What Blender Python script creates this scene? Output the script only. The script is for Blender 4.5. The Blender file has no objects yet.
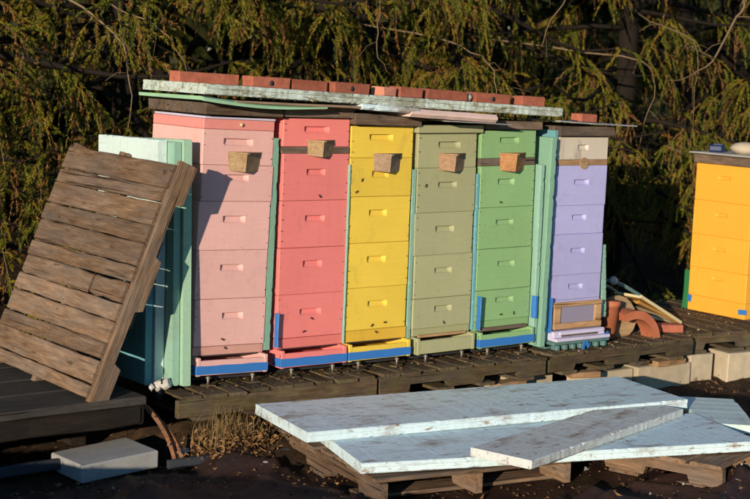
import bpy, math, random
import numpy as np
from mathutils import Vector, Matrix, Euler

SC = bpy.context.scene
COL = SC.collection
R = math.radians
rnd = random.Random(7)
rng = np.random.default_rng(11)

# ------------------------------------------------------------------ camera
CAM_POS = Vector((-3.7301, -6.4089, 1.6163))
cr = Vector((0.80044956, -0.59801852, 0.04067369))
cu = Vector((0.03961261, 0.12048642, 0.99192432))
cf = Vector((0.59808974, 0.7923742, -0.12013238))
cam_data = bpy.data.cameras.new("camera")
cam = bpy.data.objects.new("camera", cam_data)
COL.objects.link(cam)
M = Matrix((cr, cu, -cf)).transposed().to_4x4()
M.translation = CAM_POS
cam.matrix_world = M
cam_data.sensor_width = 36.0
cam_data.lens = 72.81
cam_data.clip_start = 0.1
cam_data.clip_end = 600
cam_data.dof.use_dof = True
cam_data.dof.focus_distance = 7.7
cam_data.dof.aperture_fstop = 4.0
SC.camera = cam

# ------------------------------------------------------------------ light
SUN_AZ, SUN_EL = R(56), R(10)
to_sun = Vector((-math.sin(SUN_AZ) * math.cos(SUN_EL), -math.cos(SUN_AZ) * math.cos(SUN_EL), math.sin(SUN_EL)))
world = bpy.data.worlds.new("World")
SC.world = world
world.use_nodes = True
wn = world.node_tree
wn.nodes.clear()
sky = wn.nodes.new('ShaderNodeTexSky')
sky.sky_type = 'NISHITA'
sky.sun_disc = False
sky.sun_elevation = SUN_EL
sky.sun_rotation = R(180) + SUN_AZ
sky.air_density = 1.2
sky.dust_density = 0.1
sky.ozone_density = 5.0
bg = wn.nodes.new('ShaderNodeBackground')
bg.inputs['Strength'].default_value = 0.14
wo = wn.nodes.new('ShaderNodeOutputWorld')
wn.links.new(sky.outputs[0], bg.inputs[0])
wn.links.new(bg.outputs[0], wo.inputs[0])
sun_d = bpy.data.lights.new("sun", 'SUN')
sun_d.energy = 5.0
sun_d.angle = R(0.5)
sun_d.color = (1.0, 0.85, 0.66)
sun = bpy.data.objects.new("sun", sun_d)
sun.rotation_euler = to_sun.to_track_quat('Z', 'Y').to_euler()
COL.objects.link(sun)
SC.view_settings.view_transform = 'Standard'
SC.view_settings.look = 'None'
SC.view_settings.exposure = 0.08
SC.view_settings.gamma = 1.0

# ------------------------------------------------------------------ node helpers
class NT:
    def __init__(s, name):
        s.m = bpy.data.materials.new(name)
        s.m.use_nodes = True
        s.t = s.m.node_tree
        s.t.nodes.clear()
        s.out = s.t.nodes.new('ShaderNodeOutputMaterial')
        s.b = s.t.nodes.new('ShaderNodeBsdfPrincipled')
        s.t.links.new(s.b.outputs[0], s.out.inputs[0])
        s.tc = None
    def n(s, typ, **k):
        x = s.t.nodes.new(typ)
        for a, v in k.items(): setattr(x, a, v)
        return x
    def l(s, a, b): s.t.links.new(a, b)
    def coords(s, scale=(1, 1, 1), rand=True):
        if s.tc is None:
            s.tc = s.n('ShaderNodeTexCoord')
            s.oi = s.n('ShaderNodeObjectInfo')
        v = s.tc.outputs['Object']
        if rand:
            mul = s.n('ShaderNodeMath', operation='MULTIPLY'); s.l(s.oi.outputs['Random'], mul.inputs[0]); mul.inputs[1].default_value = 37.0
            ad = s.n('ShaderNodeVectorMath', operation='ADD'); s.l(v, ad.inputs[0]); s.l(mul.outputs[0], ad.inputs[1])
            v = ad.outputs[0]
        mp = s.n('ShaderNodeMapping'); mp.inputs['Scale'].default_value = scale
        s.l(v, mp.inputs['Vector'])
        return mp.outputs[0]
    def noise(s, vec, scale=5, detail=4, rough=.55, dist=0):
        x = s.n('ShaderNodeTexNoise'); s.l(vec, x.inputs['Vector'])
        x.inputs['Scale'].default_value = scale; x.inputs['Detail'].default_value = detail
        x.inputs['Roughness'].default_value = rough; x.inputs['Distortion'].default_value = dist
        return x.outputs['Fac']
    def ramp(s, fac, stops, interp='LINEAR'):
        x = s.n('ShaderNodeValToRGB'); s.l(fac, x.inputs['Fac'])
        e = x.color_ramp.elements
        x.color_ramp.interpolation = interp
        while len(e) < len(stops): e.new(.5)
        for i, (p, c) in enumerate(stops):
            e[i].position = p
            e[i].color = (c, c, c, 1) if isinstance(c, (int, float)) else (*c, 1)
        return x.outputs['Color']
    def mix(s, fac, a, b, blend='MIX'):
        x = s.n('ShaderNodeMix', data_type='RGBA', blend_type=blend)
        for inp, v in ((x.inputs[0], fac), (x.inputs[6], a), (x.inputs[7], b)):
            if isinstance(v, (int, float)): inp.default_value = v
            elif isinstance(v, tuple): inp.default_value = (*v, 1)
            else: s.l(v, inp)
        return x.outputs[2]
    def tone(s, col, lo=.85, hi=1.12):
        """per object brightness variation of the thing's own colour"""
        s.coords() if s.tc is None else None
        mr = s.n('ShaderNodeMapRange'); s.l(s.oi.outputs['Random'], mr.inputs[0])
        mr.inputs[3].default_value = lo; mr.inputs[4].default_value = hi
        hs = s.n('ShaderNodeHueSaturation'); s.l(mr.outputs[0], hs.inputs['Value'])
        if isinstance(col, tuple): hs.inputs['Color'].default_value = (*col, 1)
        else: s.l(col, hs.inputs['Color'])
        return hs.outputs[0]
    def bump(s, h, strength=.3, dist=.002):
        x = s.n('ShaderNodeBump'); x.inputs['Strength'].default_value = strength; x.inputs['Distance'].default_value = dist
        s.l(h, x.inputs['Height']); s.l(x.outputs[0], s.b.inputs['Normal'])
    def fin(s, col, rough=.7, spec=.3, metal=0):
        if isinstance(col, tuple): s.b.inputs['Base Color'].default_value = (*col, 1)
        else: s.l(col, s.b.inputs['Base Color'])
        if isinstance(rough, (int, float)): s.b.inputs['Roughness'].default_value = rough
        else: s.l(rough, s.b.inputs['Roughness'])
        s.b.inputs['Specular IOR Level'].default_value = spec
        s.b.inputs['Metallic'].default_value = metal
        return s.m

def sc3(c, k): return tuple(min(1, x * k) for x in c)

def paint(name, c, dirt=.25, dirtcol=(.16, .11, .07), rough=.5):
    t = NT(name)
    v = t.coords()
    base = t.mix(t.noise(v, 3.5, 6, .6), sc3(c, .88), sc3(c, 1.07))
    g = t.coords((5, 55, 55))                       # wood grain through the paint
    base = t.mix(t.ramp(t.noise(g, 2, 4, .6, .3), [(.45, 0), (.75, .28)]), base, sc3(c, .78))
    st = t.ramp(t.noise(t.coords((14, 14, 1.1)), 1.6, 6, .7), [(.55, 0), (.78, dirt * .75)])      # rain streaks
    base = t.mix(st, base, tuple(.5 * x + .5 * y for x, y in zip(sc3(c, .8), dirtcol)))
    d = t.ramp(t.noise(t.coords((1, 1, .6)), 9, 8, .7), [(.58, 0), (.74, dirt)])
    col = t.mix(d, base, dirtcol)
    chips = t.ramp(t.noise(v, 60, 3, .6), [(.69, 0), (.72, .6)])
    col = t.mix(chips, col, sc3(dirtcol, 1.5))
    col = t.tone(col, .93, 1.05)
    h = t.n('ShaderNodeMath', operation='ADD'); t.l(t.noise(g, 3, 5), h.inputs[0]); t.l(t.noise(v, 16, 3), h.inputs[1])
    t.bump(h.outputs[0], .35, .0025)
    return t.fin(col, t.ramp(t.noise(v, 8, 4), [(.3, rough - .1), (.7, rough + .18)]), .3)

def wood(name, dark, mid, light, moss=0., grain=1.0, rough=.88, tone=(.72, 1.2), crack_=.85, grey_=.3):
    t = NT(name)
    g1 = t.coords((4.2, 30 * grain, 30 * grain))
    g2 = t.coords((5, 120, 120))
    big = t.coords((1.5, 4, 4))
    n1 = t.noise(g1, 1.6, 6, .65, .4)
    n2 = t.noise(g2, 1.5, 3, .6)
    col = t.ramp(n1, [(.25, dark), (.5, mid), (.78, light)])
    col = t.mix(t.ramp(n2, [(.3, .55), (.6, 0)]), col, sc3(dark, .7))
    col = t.mix(t.ramp(t.noise(big, 2.2, 5, .6), [(.45, 0), (.75, .6)]), col, sc3(dark, .85))
    grey = t.mix(grey_, col, tuple(sum(mid) / 3 * k for k in (1.25, 1.2, 1.12)))
    col = t.mix(t.ramp(t.noise(t.coords((1.2, 5, 5)), 2.5, 6, .65), [(.4, 0), (.6, 1)]), col, grey)
    knot = t.ramp(t.noise(t.coords((7, 22, 22)), 1.3, 1, .3), [(.72, 0), (.78, .7)])
    col = t.mix(knot, col, sc3(dark, .6))
    crack = t.ramp(t.noise(t.coords((1.1, 60, 60)), 1.2, 2, .5, .2), [(.30, crack_), (.36, 0)])
    col = t.mix(crack, col, sc3(dark, .25))
    if moss:
        mo = t.ramp(t.noise(t.coords((1, 1, 1)), 9, 6, .7), [(.42, 0), (.66, moss)])
        col = t.mix(mo, col, (.17, .17, .045))
    col = t.tone(col, *tone)
    ad = t.n('ShaderNodeMath', operation='ADD'); t.l(n1, ad.inputs[0]); t.l(n2, ad.inputs[1])
    t.bump(ad.outputs[0], .7, .004)
    return t.fin(col, rough, .15)

def foam(name, c, stain=.3, staincol=(.22, .14, .08), edge=0., lo=.56):
    t = NT(name)
    v = t.coords()
    col = t.mix(t.noise(v, 5, 6, .6), sc3(c, .86), sc3(c, 1.05))
    st = t.ramp(t.noise(t.coords((1, 2.2, 2.2)), 3.2, 8, .72), [(lo, 0), (lo + .13, stain)])
    col = t.mix(st, col, staincol)
    st2 = t.ramp(t.noise(t.coords((2.2, 6, 6)), 4.5, 9, .8, .6), [(lo + .02, 0), (lo + .10, min(1, stain * 1.3))])
    col = t.mix(st2, col, sc3(staincol, 1.1))
    sp = t.ramp(t.noise(v, 70, 4, .75), [(.645, 0), (.70, min(1, stain * 1.5))])
    col = t.mix(sp, col, sc3(staincol, .8))
    scr = t.ramp(t.noise(t.coords((2, 40, 40)), 2.2, 3, .5), [(.62, 0), (.68, .4 * min(1, stain * 2))])
    col = t.mix(scr, col, sc3(c, .55))
    h = t.n('ShaderNodeMath', operation='ADD'); t.l(t.noise(v, 150, 4, .7), h.inputs[0]); t.l(t.noise(v, 28, 3, .6), h.inputs[1])
    t.bump(h.outputs[0], .45, .004)
    return t.fin(t.tone(col, .94, 1.06), .8, .25)

def plain(name, c, var=.25, scale=8, rough=.7, spec=.3, bump=.3, bs=40, metal=0, tone=(.9, 1.1)):
    t = NT(name)
    v = t.coords()
    col = t.mix(t.noise(v, scale, 6, .65), sc3(c, 1 - var), sc3(c, 1 + var))
    t.bump(t.noise(v, bs, 5, .7), bump, .003)
    return t.fin(t.tone(col, *tone), rough, spec, metal)

# ------------------------------------------------------------------ materials
MT = {}
PINK = paint('pale_pink_paint', (.74, .425, .385))
PINK_LID = paint('salmon_paint', (.74, .27, .24))
CORAL = paint('coral_paint', (.81, .225, .205))
YELLOW = paint('yellow_paint', (.80, .56, .07))
SAGE = paint('sage_paint', (.385, .385, .21))
GREEN = paint('green_paint', (.265, .455, .20))
LAV = paint('lavender_paint', (.45, .435, .72))
WHITEBOX = paint('weathered_white_paint', (.66, .58, .47), dirt=.6)
ORANGE = paint('orange_paint', (.88, .42, .045), dirt=.12)
LILAC = paint('pale_lilac_paint', (.60, .56, .72), dirt=.35)
SHIM = {}
for k_, m_, c_ in (('pink', PINK, (.62, .33, .27)), ('coral', CORAL, (.70, .19, .165)), ('yellow', YELLOW, (.72, .45, .05)), ('sage', SAGE, (.34, .34, .175)), ('green', GREEN, (.25, .42, .18))):
    SHIM[m_.name] = paint('stained_%s_paint' % k_, c_, dirt=.75, dirtcol=(.15, .085, .04))
TAPE = plain('blue_tape', (.035, .17, .48), .12, 14, .45, .4, .25, 60)
W_PALLET = wood('weathered_pallet_wood', (.09, .054, .032), (.235, .142, .082), (.40, .26, .155))
W_DECK = wood('mossy_deck_wood', (.05, .033, .018), (.125, .08, .047), (.23, .155, .092), moss=.28)
W_GREY = wood('grey_old_wood', (.03, .026, .021), (.062, .053, .044), (.10, .088, .073))
W_SPLIT = wood('split_orange_wood', (.13, .055, .025), (.28, .125, .06), (.40, .22, .12), grey_=.1)
W_DARK = wood('shade_dark_wood', (.012, .009, .006), (.024, .017, .012), (.042, .03, .02))  # near-black tone carries the shade below the left platform
W_BROWN = wood('brown_lid_wood', (.07, .046, .032), (.19, .125, .085), (.31, .22, .155), grain=.6)
W_FRESH = wood('tan_new_wood', (.30, .16, .07), (.46, .27, .13), (.58, .38, .21), grey_=.1)
W_TAN = wood('tan_wedge_wood', (.26, .165, .085), (.40, .27, .15), (.48, .35, .21), tone=(.95, 1.08), crack_=.1, grey_=0)
W_RED = wood('reddish_wedge_wood', (.27, .15, .085), (.40, .25, .15), (.46, .32, .20), tone=(.95, 1.08), crack_=.1, grey_=0)
W_DUSK = wood('greyish_wedge_wood', (.24, .155, .10), (.36, .25, .165), (.43, .32, .22), tone=(.95, 1.08), crack_=.1, grey_=0)
W_ORANGE = wood('orange_wedge_wood', (.32, .14, .055), (.46, .23, .10), (.52, .30, .15), tone=(.95, 1.08), crack_=.1, grey_=0)
F_MINT = foam('mint_foam', (.27, .46, .36), .3)
F_GREEN = foam('green_foam', (.23, .42, .30), .35)
F_GREENL = foam('light_green_foam', (.36, .56, .40), .35)
F_TEAL = foam('teal_blue_foam', (.15, .38, .42), .3)
F_WHITE = foam('pale_foam', (.62, .76, .72), .3)
F_ROOF = foam('weathered_pale_foam', (.57, .66, .59), .75, (.20, .18, .11), lo=.49)
F_BOARD = foam('pale_blue_foam', (.66, .82, .86), .75, (.24, .15, .09), lo=.535)
F_DIRTY = foam('dirty_grey_foam', (.66, .70, .67), .8, (.25, .15, .085), lo=.53)
BRICK_M = plain('red_brick', (.36, .115, .07), .6, 26, .92, .12, 1.0, 130, tone=(.72, 1.2))
CONC = plain('grey_concrete', (.33, .325, .31), .3, 10, .92, .15, .7, 110)
BLOCKM = plain('tan_block', (.47, .39, .27), .4, 11, .92, .15, .7, 120)
STEEL = plain('zinc_bolt', (.26, .24, .21), .2, 40, .4, .5, .1, 90, metal=.6)
METAL = plain('pale_sheet_metal', (.50, .50, .46), .25, 8, .45, .5, .15, 50, metal=.3)
MESH_AND_SHADE = plain('dark_screen_and_shade', (.03, .03, .035), .3, 90, .7, .3, .3, 200)  # screen floor; also fills slots and brick holes in place of their shade
MESH = plain('violet_grey_mesh', (.30, .27, .36), .18, 120, .6, .3, .6, 400)
TERRA = plain('terracotta', (.40, .13, .065), .4, 9, .85, .2, .35, 60)
TEALPL = plain('teal_plastic', (.10, .20, .19), .3, 10, .5, .4, .2, 50)
BLUEPL = plain('blue_plastic', (.012, .025, .09), .2, 10, .4, .4, .1, 30)
GREENPL = plain('green_plastic', (.02, .16, .05), .2, 10, .5, .4, .1, 30)
STONE_M = plain('pale_stone', (.50, .42, .31), .2, 9, .85, .2, .5, 40)
CREAM = plain('cream_edge', (.62, .52, .30), .2, 14, .7, .3, .3, 60)
WAX = plain('amber_comb', (.48, .24, .05), .3, 24, .6, .3, .5, 150)
PINKB = foam('pinkish_board', (.72, .52, .46), .25)
MINTSH = plain('mint_sheet', (.34, .58, .36), .3, 7, .5, .35, .1, 30)
BEE_M = plain('dark_bee', (.05, .028, .012), .4, 300, .5, .3, .1, 300)
CANM = plain('white_can', (.45, .43, .40), .5, 20, .45, .4, .2, 40)
BLACKPL = plain('black_plastic', (.018, .018, .02), .4, 12, .5, .4, .3, 40)
EDGE_M = plain('slate_edging', (.035, .04, .048), .3, 9, .55, .35, .3, 40)
STRAW = plain('dry_straw', (.32, .21, .085), .35, 20, .8, .2, .1, 60, tone=(.7, 1.2))
CLOD = plain('dry_plant_matter', (.26, .14, .06), .45, 20, .95, .1, .6, 60)
LEAFD = plain('dead_leaf', (.15, .08, .04), .5, 12, .9, .1, .2, 60)
BARK = plain('spruce_bark', (.017, .013, .010), .4, 12, .95, .1, .9, 30)
DEADTWIG = plain('bare_twig', (.20, .14, .08), .3, 20, .9, .1, .3, 60)

def needle_mat(name, a, b):
    t = NT(name)
    gx = t.coords((1, 1, 1), rand=False)
    col = t.mix(t.ramp(t.noise(gx, 6, 3), [(.35, 0), (.65, 1)]), a, b)
    t.fin(col, .55, .25)
    tr = t.n('ShaderNodeBsdfTranslucent'); t.l(col, tr.inputs[0])
    ms = t.n('ShaderNodeMixShader'); ms.inputs[0].default_value = .25
    t.l(t.b.outputs[0], ms.inputs[1]); t.l(tr.outputs[0], ms.inputs[2]); t.l(ms.outputs[0], t.out.inputs[0])
    return t.m
ND_GREEN = needle_mat('spruce_needles', (.078, .094, .006), (.155, .155, .009))
ND_YEL = needle_mat('yellowish_needles', (.185, .158, .009), (.25, .175, .012))
ND_BROWN = needle_mat('brown_dead_needles', (.28, .125, .026), (.17, .08, .02))
ND_SHADE = needle_mat('shade_toned_needles', (.030, .034, .008), (.042, .046, .009))  # dark colour stands in for the shade deep in the wood

def ground_mat():
    t = NT('leaf_litter_soil')
    v = t.coords((1, 1, 1), rand=False)
    c = t.ramp(t.noise(v, 5, 9, .7), [(.3, (.022, .014, .009)), (.5, (.055, .034, .02)), (.72, (.12, .075, .04))])
    c = t.mix(t.ramp(t.noise(v, 40, 6, .75), [(.52, 0), (.7, .6)]), c, (.17, .10, .05))
    t.bump(t.noise(v, 26, 8, .75), .9, .03)
    return t.fin(c, .95, .1)
GROUND = ground_mat()

def tarp_mat():
    t = NT('brown_tarp')
    v = t.coords((1, 1, 1), rand=False)
    c = t.ramp(t.noise(v, 3, 7, .7), [(.3, (.018, .010, .008)), (.55, (.038, .017, .012)), (.75, (.065, .028, .018))])
    c = t.mix(t.ramp(t.noise(v, 30, 6, .7), [(.6, 0), (.75, .5)]), c, (.13, .09, .06))
    t.bump(t.noise(v, 38, 8, .75), .8, .012)
    return t.fin(c, .6, .3)
TARP = tarp_mat()

# ------------------------------------------------------------------ mesh helpers
class MB:
    def __init__(s): s.v = []; s.f = []; s.mi = []; s.sm = []
    def add(s, vs, fs, M=None, mi=0, smooth=False):
        o = len(s.v)
        s.v += [tuple(M @ Vector(p)) if M else tuple(p) for p in vs]
        s.f += [tuple(i + o for i in f) for f in fs]
        s.mi += [mi] * len(fs); s.sm += [smooth] * len(fs)
        return s
    def cbox(s, c, size, ch=.003, M=None, mi=0, jit=0., skip_front=False):
        hx, hy, hz = size[0] / 2, size[1] / 2, size[2] / 2
        ch = min(ch, hx * .45, hy * .45, hz * .45)
        vs = []; idx = {}
        for sx in (-1, 1):
            for sy in (-1, 1):
                for sz in (-1, 1):
                    j = [rnd.uniform(-jit, jit) for _ in range(3)]
                    for a in range(3):
                        p = [sx * (hx - ch), sy * (hy - ch), sz * (hz - ch)]
                        p[a] = (sx * hx, sy * hy, sz * hz)[a]
                        idx[(sx, sy, sz, a)] = len(vs)
                        vs.append((c[0] + p[0] + j[0], c[1] + p[1] + j[1], c[2] + p[2] + j[2]))
        g = lambda sx, sy, sz, a: idx[(sx, sy, sz, a)]
        fs = []
        for q in (-1, 1):
            fs.append([g(q, -1, -1, 0), g(q, 1, -1, 0), g(q, 1, 1, 0), g(q, -1, 1, 0)][::q])
            if not (skip_front and q == -1):
                fs.append([g(-1, q, -1, 1), g(1, q, -1, 1), g(1, q, 1, 1), g(-1, q, 1, 1)][::-q])
            fs.append([g(-1, -1, q, 2), g(1, -1, q, 2), g(1, 1, q, 2), g(-1, 1, q, 2)][::q])
        for a in (-1, 1):
            for b in (-1, 1):
                fs.append([g(a, b, -1, 0), g(a, b, 1, 0), g(a, b, 1, 1), g(a, b, -1, 1)][::-1 if a * b > 0 else 1])
                fs.append([g(a, -1, b, 0), g(a, 1, b, 0), g(a, 1, b, 2), g(a, -1, b, 2)][::1 if a * b > 0 else -1])
                fs.append([g(-1, a, b, 1), g(1, a, b, 1), g(1, a, b, 2), g(-1, a, b, 2)][::-1 if a * b > 0 else 1])
        for sx in (-1, 1):
            for sy in (-1, 1):
                for sz in (-1, 1):
                    fs.append([g(sx, sy, sz, 0), g(sx, sy, sz, 1), g(sx, sy, sz, 2)][::1 if sx * sy * sz > 0 else -1])
        return s.add(vs, fs, M, mi)
    def board(s, L, W, T, ch=.004, n=5, jit=.002, M=None, mi=0, warp=0., nib=0., groove=0.):
        """plank along local x, centred; its edges wander a little; groove = depth of a line along the long edges"""
        vs, fs = [], []
        w1 = rnd.uniform(-warp, warp)
        k0 = 12 if groove else 8
        for i in range(n + 1):
            x = -L / 2 + L * i / n
            zz = w1 * (1 - (2 * i / n - 1) ** 2)
            e = [rnd.uniform(-jit, jit) for _ in range(4)]
            nb = [ch + rnd.random() * jit + (rnd.random() ** 14) * nib for _ in range(4)]
            y0, y1, z0, z1 = -W / 2 + e[0], W / 2 + e[1], -T / 2 + e[2] * .4, T / 2 + e[3] * .4
            dx = rnd.uniform(-jit, jit) * 2 if i in (0, n) else 0
            ring = [(y0 + nb[0], z0), (y1 - nb[1], z0), (y1, z0 + nb[1])]
            if groove: zm = T * .06 + rnd.uniform(-jit, jit); ring += [(y1, zm - .003), (y1 - groove, zm)]
            ring += [(y1, z1 - nb[2]), (y1 - nb[2], z1), (y0 + nb[3], z1), (y0, z1 - nb[3])]
            if groove: zm = T * .06 + rnd.uniform(-jit, jit); ring += [(y0, zm + .003), (y0 + groove, zm)]
            ring += [(y0, z0 + nb[0])]
            vs += [(x + dx, a, b + zz) for a, b in ring]
        for i in range(n):
            for k in range(k0):
                a, b = i * k0 + k, i * k0 + (k + 1) % k0
                fs.append((a, a + k0, b + k0, b))
        fs.append(tuple(range(k0))); fs.append(tuple(n * k0 + k for k in range(k0 - 1, -1, -1)))
        return s.add(vs, fs, M, mi)
    def tube(s, pts, rad, n=6, M=None, mi=0, smooth=True, caps=True):
        vs, fs = [], []
        P = [Vector(p) for p in pts]
        for i, p in enumerate(P):
            d = (P[min(i + 1, len(P) - 1)] - P[max(i - 1, 0)]).normalized()
            a = d.orthogonal().normalized() if abs(d.z) > .95 else d.cross(Vector((0, 0, 1))).normalized()
            b = d.cross(a)
            r = rad[i] if isinstance(rad, (list, tuple)) else rad
            for k in range(n):
                t = 2 * math.pi * k / n
                vs.append(p + a * (r * math.cos(t)) + b * (r * math.sin(t)))
        for i in range(len(P) - 1):
            for k in range(n):
                q = (k + 1) % n
                fs.append((i * n + k, i * n + q, (i + 1) * n + q, (i + 1) * n + k))
        if caps:
            fs.append(tuple(range(n))[::-1]); fs.append(tuple((len(P) - 1) * n + k for k in range(n)))
        return s.add(vs, fs, M, mi, smooth)
    def blob(s, c, r, seed=0, nu=10, nv=7, jit=.12, M=None, mi=0):
        q = random.Random(seed); vs = []; fs = []
        for i in range(nv + 1):
            th = math.pi * i / nv
            for k in range(nu):
                ph = 2 * math.pi * k / nu
                j = 1 + q.uniform(-jit, jit)
                if i in (0, nv): j = 1
                vs.append((c[0] + r[0] * j * math.sin(th) * math.cos(ph), c[1] + r[1] * j * math.sin(th) * math.sin(ph), c[2] + r[2] * j * math.cos(th)))
        for i in range(nv):
            for k in range(nu):
                a, b = i * nu + k, i * nu + (k + 1) % nu
                fs.append((a, a + nu, b + nu, b))
        return s.add(vs, fs, M, mi, True)
    def mesh(s, name, mats):
        me = bpy.data.meshes.new(name)
        me.from_pydata(s.v, [], s.f)
        for m in (mats if isinstance(mats, (list, tuple)) else [mats]): me.materials.append(m)
        me.polygons.foreach_set('material_index', s.mi)
        me.polygons.foreach_set('use_smooth', s.sm)
        me.update()
        return me

def link(name, me, parent=None, loc=(0, 0, 0), rot=(0, 0, 0), kind=None, label=None):
    o = bpy.data.objects.new(name, me)
    o.location = loc
    o.rotation_euler = rot
    if parent: o.parent = parent
    if kind: o['kind'] = kind
    if label: o['label'] = label
    COL.objects.link(o)
    return o

def tag(o, label, cat, group=None):
    o['label'] = label; o['category'] = cat
    if group: o['group'] = group
    return o

def thing(name, label, cat, loc=(0, 0, 0), rot=(0, 0, 0), group=None):
    o = bpy.data.objects.new(name, None)
    o.empty_display_size = .1
    o.location = loc; o.rotation_euler = rot
    COL.objects.link(o)
    return tag(o, label, cat, group)

def single(name, mb, mats, label, cat, loc=(0, 0, 0), rot=(0, 0, 0), group=None):
    return tag(link(name, mb.mesh(name, mats), None, loc, rot), label, cat, group)

def TR(x, y, z, rx=0, ry=0, rz=0):
    return Matrix.Translation((x, y, z)) @ Euler((rx, ry, rz)).to_matrix().to_4x4()

# ------------------------------------------------------------------ setting: ground
def sstep(a, b, x):
    t = np.clip((x - a) / (b - a), 0, 1); return t * t * (3 - 2 * t)
def gz(x, y):
    x = np.asarray(x, float); y = np.asarray(y, float)
    z = -.31 + .0 * x
    z = z + .12 * sstep(-.62, -.34, y) * (1 - sstep(.3, .9, x)) * sstep(-.28, -.02, x)
    z = z + .10 * sstep(.9, 2.2, y)
    z = z + .40 * sstep(1.55, 2.75, -(.8 * x + .6 * y))      # unseen rise at the left front, shaped to shade the low foreground
    z = z + .018 * np.sin(7 * x + 3 * y) * np.cos(5 * y - 2 * x) * .6
    return z
def build_ground():
    xs = np.concatenate([[-200, -60, -20, -8], np.arange(-4, 9, .08), [12, 25, 60, 200]])
    ys = np.concatenate([[-200, -60, -20, -8], np.arange(-4, 5, .08), [8, 14, 30, 80, 200]])
    X, Y = np.meshgrid(xs, ys)
    Z = gz(X, Y)
    near = (np.abs(X) < 9) & (np.abs(Y) < 6)
    Z = Z + np.where(near, rng.normal(0, .006, X.shape), 0)
    ny, nx = X.shape
    v = np.stack([X, Y, Z], -1).reshape(-1, 3)
    i = np.arange(ny - 1)[:, None] * nx + np.arange(nx - 1)[None]
    f = np.stack([i, i + 1, i + nx + 1, i + nx], -1).reshape(-1, 4)
    me = bpy.data.meshes.new('ground'); me.from_pydata(v.tolist(), [], f.tolist()); me.materials.append(GROUND)
    me.polygons.foreach_set('use_smooth', [True] * len(f))
    link('ground', me, kind='structure')
build_ground()

# ------------------------------------------------------------------ wooden pallet platform that carries the hives
def notched_stringer(L, H, T, M=None, n1=(.16, .40), n2=(.60, .84), depth=.038, up=False):
    """profile in local x-z, notches cut from the bottom"""
    pts = [(-L / 2, H / 2), (L / 2, H / 2), (L / 2, -H / 2)]
    for a, b in ((n2[1], n2[0]), (n1[1], n1[0])):
        xa, xb = -L / 2 + a * L, -L / 2 + b * L
        pts += [(xa, -H / 2), (xa - .015, -H / 2 + depth), (xb + .015, -H / 2 + depth), (xb, -H / 2)]
    pts.append((-L / 2, -H / 2))
    pts = [(x + rnd.uniform(-.003, .003), z + rnd.uniform(-.002, .002)) for x, z in pts]
    if up: pts = [(x, -z) for x, z in pts][::-1]
    n = len(pts)
    vs = [(x, -T / 2, z) for x, z in pts] + [(x, T / 2, z) for x, z in pts]
    fs = [tuple(range(n))[::1], tuple(range(n, 2 * n))[::-1]]
    fs += [((i + 1) % n, i, i + n, (i + 1) % n + n) for i in range(n)]
    mb = MB(); mb.add(vs, fs, M); return mb

def pallet(label, loc, rz, L, D, mat, nb=9, topz=0., tilt=(0, 0), boards_along='y', H=.09, T=.018, bw=None, notch=True, group=None, bottom=4):
    """stringers along x when boards_along == 'y', deck boards across them"""
    p = thing('wood_pallet', label, 'pallet', loc, (tilt[0], tilt[1], rz), group)
    pitch = L / nb
    bw = bw or pitch - .012
    bme = MB().board(D, bw, T, .003, 5, .0035, warp=.002).mesh('deck_board', mat)
    for k in range(nb):
        me = bme if k % 2 else MB().board(D * rnd.uniform(.985, 1.012), bw * rnd.uniform(.86, 1.0), T, .004, 9, .006, warp=.003).mesh('deck_board', mat)
        link('deck_board', me, p, (-L / 2 + pitch * (k + .5) + rnd.uniform(-.003, .003), rnd.uniform(-.016, .016), topz - T / 2 - rnd.uniform(0, .0015)),
             (rnd.uniform(-.004, .004), 0, math.pi / 2 + rnd.uniform(-.008, .008)))
    for y in (-D / 2 + .025, 0, D / 2 - .025):
        mb = notched_stringer(L, H, .038) if notch else MB().board(L, .038, H, .003, 6, .003)
        link('stringer', mb.mesh('stringer', mat), p, (0, y, topz - T - H / 2 - .001))
    for k in range(bottom):
        link('bottom_board', bme, p, (-L / 2 + L * (k + .5) / bottom, 0, topz - T - H - T / 2 - .002), (0, 0, math.pi / 2))
    return p

pg = 'pallets of the hive platform'
pallet('mossy platform pallet under the pink and coral hives', (.44, .38, 0), 0, 1.19, 1.10, W_DECK, 9, group=pg, notch=False)
pallet('platform pallet with dark notched front under the yellow and sage hives', (1.655, .385, -.002), R(.5), 1.20, 1.09, W_DECK, 9, group=pg)
pallet('green stained platform pallet under the lavender hive and its clutter', (2.93, .43, -.001), R(1.5), 1.27, 1.10, W_DECK, 9, group=pg)
pallet('brown platform pallet under the orange hive', (4.27, .50, 0.004), R(-8), 1.28, 1.20, W_DECK, 9, group=pg)

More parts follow.
